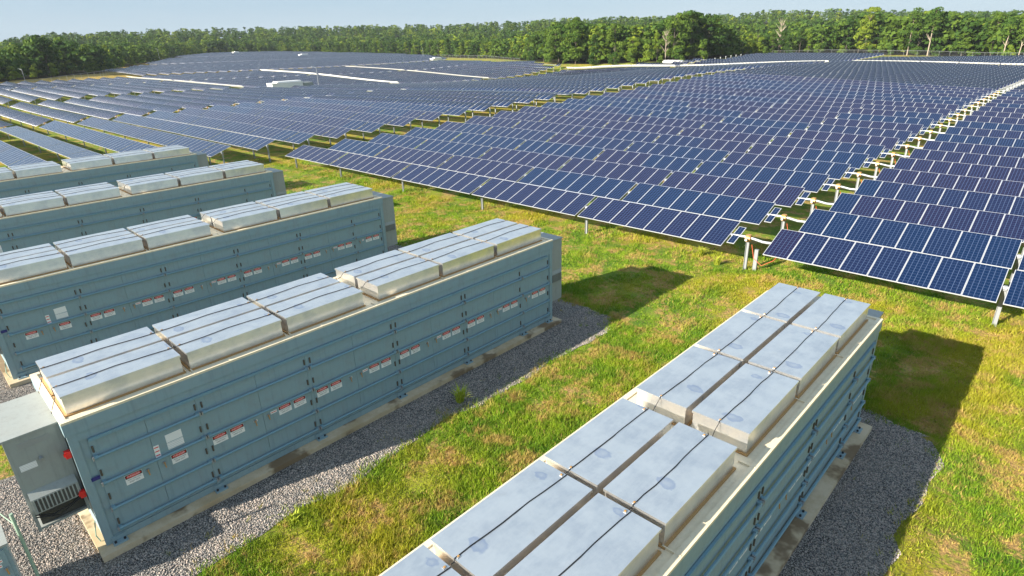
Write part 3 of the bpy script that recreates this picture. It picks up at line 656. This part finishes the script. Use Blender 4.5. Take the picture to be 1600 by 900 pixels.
for ji, (dist, B, k, v, us, gaps) in enumerate(jobs):
    r = random.Random(ji * 7 + 3); tilt = math.radians(TILTS[(B["n"], k)]) if (B["n"], k) in TILTS else T0 + math.radians(r.uniform(-.8, .8))
    tn = tones_for(us, r)
    # a tracker follows the ground smoothly: height averaged over neighbouring posts
    zs = (height(us - 4, np.full(len(us), v)) + height(us, np.full(len(us), v)) + height(us + 4, np.full(len(us), v))) / 3 + TUBE
    if ji >= 298: rest.append((us, v, zs, tilt, tn)); continue
    base = (float((B["a"] + B["b"]) / 2), v, H1((B["a"] + B["b"]) / 2, v)); nb = k - B["k0"]
    near = k < B["near"]
    flip = tilt < 0
    if nb < 66: lab = f"{ORD[nb]} solar tracker row from the front in the {B['n']}" + (", white back showing" if flip else ", lying nearly flat" if tilt < .2 else "")
    elif (B["n"], k) in TILTS: lab = f"far solar tracker tipped over to show its white back in the {B['n']}"
    else: lab = f"solar tracker row deep in the {B['n']}, among the rows that merge in the distance"
    t = empty("solar_tracker", base, 0, label=lab, cat="solar tracker", group=f"solar tracker rows of the {B['n']}")
    ind = np.zeros(len(us), bool)
    if near: ind = (us > B["a"] if not B["halves"][0] else us > -1e9) & (us < 16.6)
    zf = lambda u: float(np.interp(u, np.sort(us), zs[np.argsort(us)]))
    for u, z, tt in zip(us[ind], zs[ind], np.array(tn)[ind]):
        m_ = mk("module", MODULE, t, (u - base[0], 0, z - base[2]), (tilt, 0, 0)); m_.color = (tt, tt, tt, 1)
        m_.rotation_euler = (tilt + r.uniform(-.004, .004), -slope_rot(u, v) if k > 3 or u < -50 else 0, 0)
    if (~ind).any():
        tag(mk("modules", jm_mesh(us[~ind], v, zs[~ind], tilt, np.array(tn)[~ind], base), t), kind="stuff")
    # torque tube, broken by the sagging drive coupling
    tb = MB()
    for part_ in (us[us < B["a"] + .1], us[us > B["b"] - .1]):
        if len(part_) < 2: continue
        x = np.arange(part_.min() - .3, part_.max() + .6, 8.0); x = np.append(x, part_.max() + .3)
        tb.tube([(q_ - base[0], 0, zf(q_) - base[2]) for q_ in x], .062, 6)
    zc = zf(base[0]) - base[2]
    if near: tb.tube([(-1.3, 0, zc), (-.75, 0, zc + .03), (-.3, 0, zc + .05), (.1, 0, zc + .02), (.55, 0, zc - .05), (1.2, 0, zc - .02)], .062, 8)
    elif us.min() < B["a"] < us.max(): tb.tube([(-1.2, 0, zc), (1.2, 0, zc)], .062, 6)
    mk("torque_tube", tb.mesh("torque_tube", [GALV]), t)
    if near:
        for g in gaps: mk("post", POST, t, (g - base[0], 0, zf(g) - TUBE - base[2]))
        mk("post", POST, t, (-.12, 0, zc - TUBE + .0)); mk("slew_gear", GEAR, t, (-.12, 0, zc + .02))
        if B["n"][0] == 'r':
            mk("small_module", SPV, t, (-.68, 0, zc + .02), (tilt, 0, 0)).color = (.1, .1, .1, 1)
            if k < 8: mk("cable", CABLE_M, t, (.0, .15, zc - .2))
            if k == 0: mk("control_post", SHORTPOST, t, (.28, .12, 0))
    else:
        pb = MB()
        for g in gaps:
            if dist < 260: zz = zf(g) - base[2]; pb.box((g - base[0] - .07, -.05, zz - TUBE - .3), (g - base[0] + .07, .05, zz), skip=('b', 't'))
        if dist < 260:
            pb.box((-.07, -.05, zc - TUBE - .3), (.07, .05, zc + .1), skip=('b',)); pb.cbox((0, 0, zc), (.3, .2, .24))
            tag(mk("posts", pb.mesh("posts", [GALV]), t), kind="stuff")
if rest:
    A = [joined_modules(us, v, zs, tl, np.array(tn), (0, 0, 0)) for us, v, zs, tl, tn in rest]; off = 0; Fs = []
    for a in A: Fs.append(a[1] + off); off += len(a[0])
    me = npmesh("solar_field", np.concatenate([a[0] for a in A]), np.concatenate(Fs), [FRAME, GLASSF, BACK], np.concatenate([a[2] for a in A]), np.concatenate([a[3] for a in A]), tone=np.concatenate([a[4] for a in A]))
    tag(mk("solar_field", me), "mass of the most distant solar rows running back to the tree line", "solar field", kind="stuff")

# ------------------------------------------------------------------ cabins, poles, fence
def cabin(x, y, l, w_, h, label, rz=0.0, box=True, m=None):
    z = H1(x, y) - .1; t = empty("inverter_cabin", (x, y, z), rz, label=label, cat="cabin", group="white equipment cabins between the solar rows"); m = m or WHITEP
    mk("wall", MB().box((-w_ / 2, -l / 2, 0), (w_ / 2, l / 2, h)).mesh("wall", [m]), t)
    mk("roof", MB().box((-w_ / 2 - .08, -l / 2 - .08, h), (w_ / 2 + .08, l / 2 + .08, h + .12)).box((-w_ / 2 + .3, -l / 2 + 1.5, h + .12), (w_ / 2 - .3, l / 2 - .2, h + .42)).mesh("roof", [m]), t)
    mk("door", MB().box((w_ / 2, -l / 4, .1), (w_ / 2 + .04, l / 4, h - .3)).mesh("door", [m]), t)
    if box: mk("transformer", MB().box((-w_ / 2, l / 2 + .3, 0), (w_ / 2, l / 2 + 2.8, h - .2)).box((-w_ / 2 + .2, l / 2 + 2.8, .4), (w_ / 2 - .2, l / 2 + 3.2, h - .7)).mesh("transformer", [ACP]), t)
    return t
cabin(-141, 51, 8.2, 2.8, 2.6, "white equipment cabin with a grey transformer in the aisle between solar blocks")
cabin(-100.2, 172.5, 8.5, 2.6, 1.5, "white low cabin at the back of the middle rows in front of the big trees", rz=1.35, box=False)
cabin(-243, 187, 6, 2.4, 2.3, "small white cabin near the far rows left of the marsh grass", box=False)
cabin(-495, 196, 4.5, 2.5, 2.6, "smallest white cabin at the very back left edge of the solar field", box=False)
cabin(-395, 198, 6, 2.5, 2.4, "white cabin far back between the left white-backed row and the trees", box=False)
def pole(x, y, h, label, arm=True):
    z = H1(x, y); t = empty("light_pole", (x, y, z), 0, label=label, cat="pole", group="thin poles among the solar rows")
    mk("shaft", MB().tube([(0, 0, -.2), (0, 0, h)], [.09, .05], 8).mesh("shaft", [GALV]), t)
    if arm: mk("arm", MB().tube([(0, 0, h), (-.9, -.5, h + .35)], .05, 6).cbox((-1.0, -.55, h + .35), (.5, .3, .12)).mesh("arm", [GALV]), t)
pole(-141.5, 60.5, 6.0, "thin light pole with an arm right beside the white cabin and grey transformer")
pole(-285, 213, 6.5, "thin pole standing in the farthest rows left of the small white cabin", False)
pole(-232, 14, 5.0, "tall thin pole in front of the left trees", True); pole(-398, 108, 7.5, "thin pole at the tree edge beyond the left rows", True)
def fence(pts, label, h=2.1, step=4.5):
    P = [Vector((x, y, 0)) for x, y in pts]; D = [0]
    for a, b_ in zip(P, P[1:]): D.append(D[-1] + (b_ - a).length)
    n = int(D[-1] / step); q = [i * D[-1] / n for i in range(n + 1)]
    X_ = np.interp(q, D, [p.x for p in P]); Y_ = np.interp(q, D, [p.y for p in P]); Zs = height(X_, Y_)
    t = empty("wire_fence", (X_[0], Y_[0], Zs[0]), 0, label=label, cat="fence"); b0 = Vector((X_[0], Y_[0], Zs[0]))
    pm = MB().tube([(0, 0, -.2), (0, 0, h)], .03, 6).mesh("fence_post", [GALV])
    for x, y, z in zip(X_, Y_, Zs): mk("fence_post", pm, t, (x - b0.x, y - b0.y, z - b0.z))
    wires = MB()
    for zz in [h - .03] + [.25 * i + .1 for i in range(9)]:
        wires.tube([(x - b0.x, y - b0.y, z - b0.z + zz) for x, y, z in zip(X_, Y_, Zs)], .022 if zz > h - .1 else .008, 4, cap=False)
    tag(mk("wire_mesh", wires.mesh("wire_mesh", [GALV]), t), kind="stuff")
fence([(-88, 226), (-72, 240), (-38, 229), (-10, 204), (8, 176)], "wire fence along the grass strip in front of the right-hand trees")
fence([(-205, -2), (-222, 8), (-241, 24), (-263, 42), (-305, 62)], "wire fence along the dry grass in front of the left-hand trees")
fence([(-290, 228), (-236, 217), (-186, 188)], "short wire fence behind the marsh grass in the middle distance")

# ------------------------------------------------------------------ trees
def lobes(kind, r):
    """crown of unit height 1 sitting on z 0..1: list of lobe centres and radii"""
    out = []
    if kind == 'round':
        for i in range(34):
            z = r.uniform(.10, .92); w_ = .34 * math.sin(math.pi * min(1, (z + .10) / 1.12)) ** .65; a = r.uniform(0, 6.28); q = w_ * r.uniform(.35, 1)
            out.append((q * math.cos(a), q * math.sin(a), z, r.uniform(.06, .13)))
    elif kind == 'tall':
        for i in range(34):
            z = r.uniform(.08, .95); w_ = .20 * (1.25 - .7 * z); a = r.uniform(0, 6.28); q = w_ * r.uniform(.2, 1); out.append((q * math.cos(a), q * math.sin(a), z, r.uniform(.045, .095)))
    elif kind == 'pine':
        for i in range(20):
            z = r.uniform(.45, .97); w_ = .20 * (1.3 - z); a = r.uniform(0, 6.28); q = w_ * r.uniform(.2, 1.1); out.append((q * math.cos(a), q * math.sin(a), z, r.uniform(.06, .10)))
    else:   # bush-like young tree
        for i in range(14):
            z = r.uniform(.12, .85); w_ = .34 * (1.15 - z); a = r.uniform(0, 6.28); q = w_ * r.uniform(.2, 1); out.append((q * math.cos(a), q * math.sin(a), z, r.uniform(.12, .19)))
    return out
def crown_arrays(kind, r, n, size, pr):
    lb = lobes(kind, r); c = np.array([l[:3] for l in lb]); rad = np.array([l[3] for l in lb]); w_ = rad ** 2; i = pr.choice(len(lb), n, p=w_ / w_.sum())
    d = pr.normal(size=(n, 3)); d /= np.linalg.norm(d, axis=1)[:, None]; d[:, 2] = np.where(d[:, 2] < -.3, -d[:, 2], d[:, 2])
    P = c[i] + d * (rad[i] * pr.uniform(.75, 1.08, n))[:, None] * np.array([1.1, 1.1, .8])
    nrm = d + pr.normal(0, .55, (n, 3)); nrm /= np.linalg.norm(nrm, axis=1)[:, None]
    t = np.cross(nrm, pr.normal(size=(n, 3))); t /= np.linalg.norm(t, axis=1)[:, None]; b_ = np.cross(nrm, t); s = size * pr.uniform(.6, 1.35, n)[:, None]
    V = np.stack([P - t * s, P + b_ * s * .8, P + t * s, P - b_ * s * .8], 1).reshape(-1, 3)
    return V, pr.uniform(0, 1, n) * .5 + np.array([l for l in pr.uniform(0, .5, len(lb))])[i]
pr = np.random.default_rng(5); rr = random.Random(5); CROWN = {}
for kind, cnt in (('round', 5), ('tall', 5), ('pine', 3), ('young', 4)):
    for lv in range(3):
        for i in range(cnt if lv < 2 else max(2, cnt - 2)):
            V, tn = crown_arrays(kind, rr, {'round': 3400, 'tall': 3200, 'pine': 2000, 'young': 1100}[kind], {'round': .020, 'tall': .018, 'pine': .017, 'young': .040}[kind], pr)
            CROWN.setdefault((kind, lv), []).append(npmesh("crown", V, np.arange(len(V)).reshape(-1, 4), [LEAVES[lv]], tone=tn))
def trunk_mesh(r, pale, bare=False):
    b = MB(); p = [(0, 0, -.03)]; 
    for k in range(1, 7): p.append((p[-1][0] + r.uniform(-.012, .012), p[-1][1] + r.uniform(-.012, .012), k * .15))
    b.tube(p, [.022, .019, .017, .014, .011, .008, .004], 7)
    for k in range(14 if not bare else 30):
        i = r.randrange(2, 6); a = r.uniform(0, 6.28); l = r.uniform(.08, .24 if not bare else .34); q = p[i]
        e = (q[0] + math.cos(a) * l * .8, q[1] + math.sin(a) * l * .8, q[2] + l * .7); mid = ((q[0] + e[0]) / 2 + r.uniform(-.02, .02), (q[1] + e[1]) / 2, (q[2] + e[2]) / 2)
        b.tube([q, mid, e], [.009, .006, .002], 5)
        if bare: b.tube([mid, (mid[0] + r.uniform(-.08, .08), mid[1] + r.uniform(-.08, .08), mid[2] + r.uniform(.05, .13))], [.005, .0015], 4)
    return b.mesh("trunk", [PALEBARK if pale else BARK])
TRUNK = [trunk_mesh(rr, False) for _ in range(3)] + [trunk_mesh(rr, True) for _ in range(2)]
TOPS = [(-95, 11), (-86.2, 10), (-82, 10.5), (-80.9, 11.3), (-79.8, 12), (-79.2, 15), (-77.8, 14), (-76.2, 12.8), (-74.5, 10.4), (-72.2, 10.3), (-69.5, 9.9), (-68, 12.3), (-63.2, 10.8), (-57.5, 13.6), (-53.2, 14.4), (-48.7, 14.2), (-43, 13.5), (-40.8, 13.5), (-39, 15), (-37.3, 15.5), (-35.6, 15.1), (-34, 13.8), (-31.7, 12.9), (-30.1, 13.8), (-29, 16.6), (-27.7, 16.3), (-26.4, 15.8), (-25.1, 13.5), (-24.1, 9.5), (-22.3, 10.3), (-18.9, 11.8), (-15.2, 13.6), (-14.4, 16.1), (-12.2, 14.8), (-10.1, 15.5), (-8.9, 14.4), (-7.4, 12.5), (-5.9, 12.9), (-4.5, 12.2), (.5, 10.8), (12, 10)]
def top_h(az):       # the woods stand lower where the field bays back into them
    return float(np.interp(az, [p[0] for p in TOPS], [p[1] for p in TOPS])) * float(np.interp(az, [-68, -64, -44, -40, -26, -24, -19, -15], [1, .74, .74, 1, 1, .85, .85, 1]))
LAB = {'round': "broad green broadleaf tree in the forest edge behind the solar rows", 'tall': "tall slender green tree in the forest edge behind the solar rows",
       'pine': "high-crowned pine in the forest edge behind the solar rows", 'young': "low bright green young tree in front of the taller forest edge"}
ntree = 0
def tree(x, y, h, kind, lv, sx=1.0, label=None, pale=False, name="tree", group=None):
    global ntree
    ntree += 1; az_ = math.degrees(math.atan2(x - CU, y - CV))
    where = ("left-hand forest edge by the dry grass" if az_ < -75 else "left forest edge where it recedes" if az_ < -66 else "far forest edge left of the middle" if az_ < -52 else "forest edge behind the marsh grass" if az_ < -41
             else "projecting clump right of the middle" if az_ < -24 else "forest edge behind the fenced grass strip")
    lab_ = f"{('dark green', 'mid-green', 'yellow-green')[lv]} {dict(round='broad tree', tall='slender tall tree', pine='high-crowned pine', young='low young tree')[kind]} in the {where}"
    t = empty("pine_tree" if kind == 'pine' else "broadleaf_tree", (x, y, H1(x, y) - .1), rr.uniform(0, 6.28), label=label or lab_, cat="tree", group=group or lab_)
    k = mk("trunk", rr.choice(TRUNK[3:] if pale else TRUNK[:3]), t); k.scale = (h * .6, h * .6, h)
    c = mk("crown", rr.choice(CROWN[(kind, lv)]), t); c.scale = (h * sx, h * sx, h); return t
def tree_at(az, off, h, kind, lv, **k):
    r = float(r_tree(az)) + off; a = math.radians(az); return tree(CU + r * math.sin(a), CV + r * math.cos(a), h, kind, lv, **k)
# the trees that stand out in the photograph
tree_at(-29.0, 2, 17.2, 'round', 1, sx=.85, label="tallest broadleaf tree of the projecting clump, right of the middle"); tree_at(-27.6, 3, 16.6, 'tall', 1, sx=1.1, label="tall tree just right of the tallest one in the projecting clump")
tree_at(-26.2, 4, 16.2, 'round', 0, label="dark broadleaf tree at the right end of the projecting clump"); tree_at(-37.4, 1, 15.8, 'round', 1, label="large rounded tree at the left end of the projecting clump")
tree_at(-39.2, 0, 13.6, 'round', 1, sx=.9, label="shorter tree at the left tip of the projecting clump beside the marsh grass")
tree_at(-79.0, 4, 14.2, 'tall', 0, sx=1.3, label="tallest dark tree in the left-hand forest edge"); tree_at(-14.4, 4, 16.6, 'tall', 2, label="bright tall tree poking above the right-hand forest edge")
tree_at(-31.2, -3, 7.0, 'young', 2, label="yellow-green young tree at the foot of the projecting clump")
for az, h in ((-11.5, 15.2), (-10.2, 16.2), (-5.7, 12.5), (-4.8, 12.2)): tree_at(az, -1, h, 'pine', 1, pale=True, label="high-crowned tree with a bare pale trunk in the right-hand forest edge", group="pale-trunked trees of the right-hand forest edge")
PALEBARK.node_tree.nodes['Principled BSDF'].inputs['Base Color'].default_value = (.36, .30, .24, 1)
dt = trunk_mesh(rr, True, True)
for az, off, h, lb in ((-20.6, 10, 14.5, "dead leafless tree with pale branches standing among the green trees"), (-29.6, -1, 11.5, "pale bare snag in front of the tallest clump tree")):
    r = float(r_tree(az)) + off; a = math.radians(az); x, y = CU + r * math.sin(a), CV + r * math.cos(a)
    o = tag(mk("dead_tree", dt, None, (x, y, H1(x, y)), (0, 0, az)), lb, "dead tree"); o.scale = (h * .7, h * .7, h)
az = -86.5
while az < 1.5 and ntree < 175:
    r0 = float(r_tree(az)); hh = top_h(az); lf = az < -66
    kd = rr.choice(['round', 'tall', 'tall', 'pine', 'tall'] if lf else ['round', 'tall', 'tall', 'round', 'tall', 'pine'])
    tree_at(az + rr.uniform(-.15, .15), rr.uniform(8, 26) if lf else rr.uniform(0, 9), hh * rr.choice([rr.uniform(.66, .86), rr.uniform(.88, 1.10)]) * (1.04 if lf else 1), kd, rr.choice([1, 1, 2, 2, 0] if lf else [0, 0, 1, 1, 2]), sx=rr.uniform(.75, 1.15))
    az += math.degrees(rr.uniform(3.4, 7.4) * (hh / 13) / r0) * (1.2 if lf else 1.0)
az = -86
while az < 1 and ntree < 298:
    r0 = float(r_tree(az)); hh = top_h(az); lf = az < -66
    tree_at(az, rr.uniform(-4, 10) if lf else rr.uniform(-4, -1), hh * (rr.uniform(.30, .62) if lf else rr.uniform(.2, .5)), 'young', rr.choice([1, 2, 2, 2, 1] if lf else [0, 1, 1, 2]), sx=rr.uniform(.8, 1.2)); az += math.degrees(rr.uniform(3.2, 6.5) * (1 if lf else 1.7) / r0)
# the woods behind: uncountable, one mass
Vs, Ts, Ms, cnt = [], [], [], 0
proto = {(k_, i): crown_arrays(k_, rr, {'round': 210, 'tall': 190, 'young': 110}[k_], {'round': .060, 'tall': .05, 'young': .10}[k_], pr) for k_ in ('round', 'tall', 'young') for i in range(4)}
def woods(n, f0, f1, amin=-88, amax=4):
    az = pr.uniform(amin, amax, n); s = pr.uniform(f0, f1, n) ; rt = r_tree(az); r = rt + 4 + (900 - rt) * s
    x = CU + r * np.sin(np.radians(az)); y = CV + r * np.cos(np.radians(az)); z = height(x, y)
    for i in range(n):
        k_ = ('round', 'tall')[pr.integers(2)]; V, tn = proto[(k_, int(pr.integers(4)))]
        h = pr.uniform(7.5, 12.5) if s[i] > .12 else top_h(az[i]) * pr.uniform(.8, 1.0); a = pr.uniform(0, 6.28); ca, sa = math.cos(a), math.sin(a); g = 1.15
        W_ = np.stack([(V[:, 0] * ca - V[:, 1] * sa) * h * g + x[i], (V[:, 0] * sa + V[:, 1] * ca) * h * g + y[i], V[:, 2] * h + z[i]], 1)
        Vs.append(W_); Ts.append(tn); Ms.append(np.full(len(tn), pr.choice([0, 0, 1, 1, 2], p=[.3, .2, .25, .15, .1])))
woods(750, .0, .06); woods(1100, .05, .25); woods(1200, .25, .7); woods(900, .6, 1.02)
V = np.concatenate(Vs)
tag(mk("forest", npmesh("forest", V, np.arange(len(V)).reshape(-1, 4), LEAVES, np.concatenate(Ms), tone=np.concatenate(Ts))), "dense green woods rising on the low hills behind the solar field", "forest", kind="stuff")
# thin summer haze over the whole field
hz = bpy.data.materials.new("haze"); hz.use_nodes = True; hn = hz.node_tree; hn.nodes.remove(hn.nodes["Principled BSDF"])
pv = hn.nodes.new("ShaderNodeVolumePrincipled"); pv.inputs["Density"].default_value = HAZE; pv.inputs["Color"].default_value = (.80, .88, 1, 1)
hn.links.new(pv.outputs[0], hn.nodes["Material Output"].inputs["Volume"])
tag(mk("haze", MB().box((-1500, -300, -6), (900, 1500, 52)).mesh("haze", [hz])), kind="stuff")
print("trackers", len(jobs), "trees", ntree, "objects", len(bpy.data.objects), "tris~", sum(len(m_.polygons) * m_.users for m_ in bpy.data.meshes))
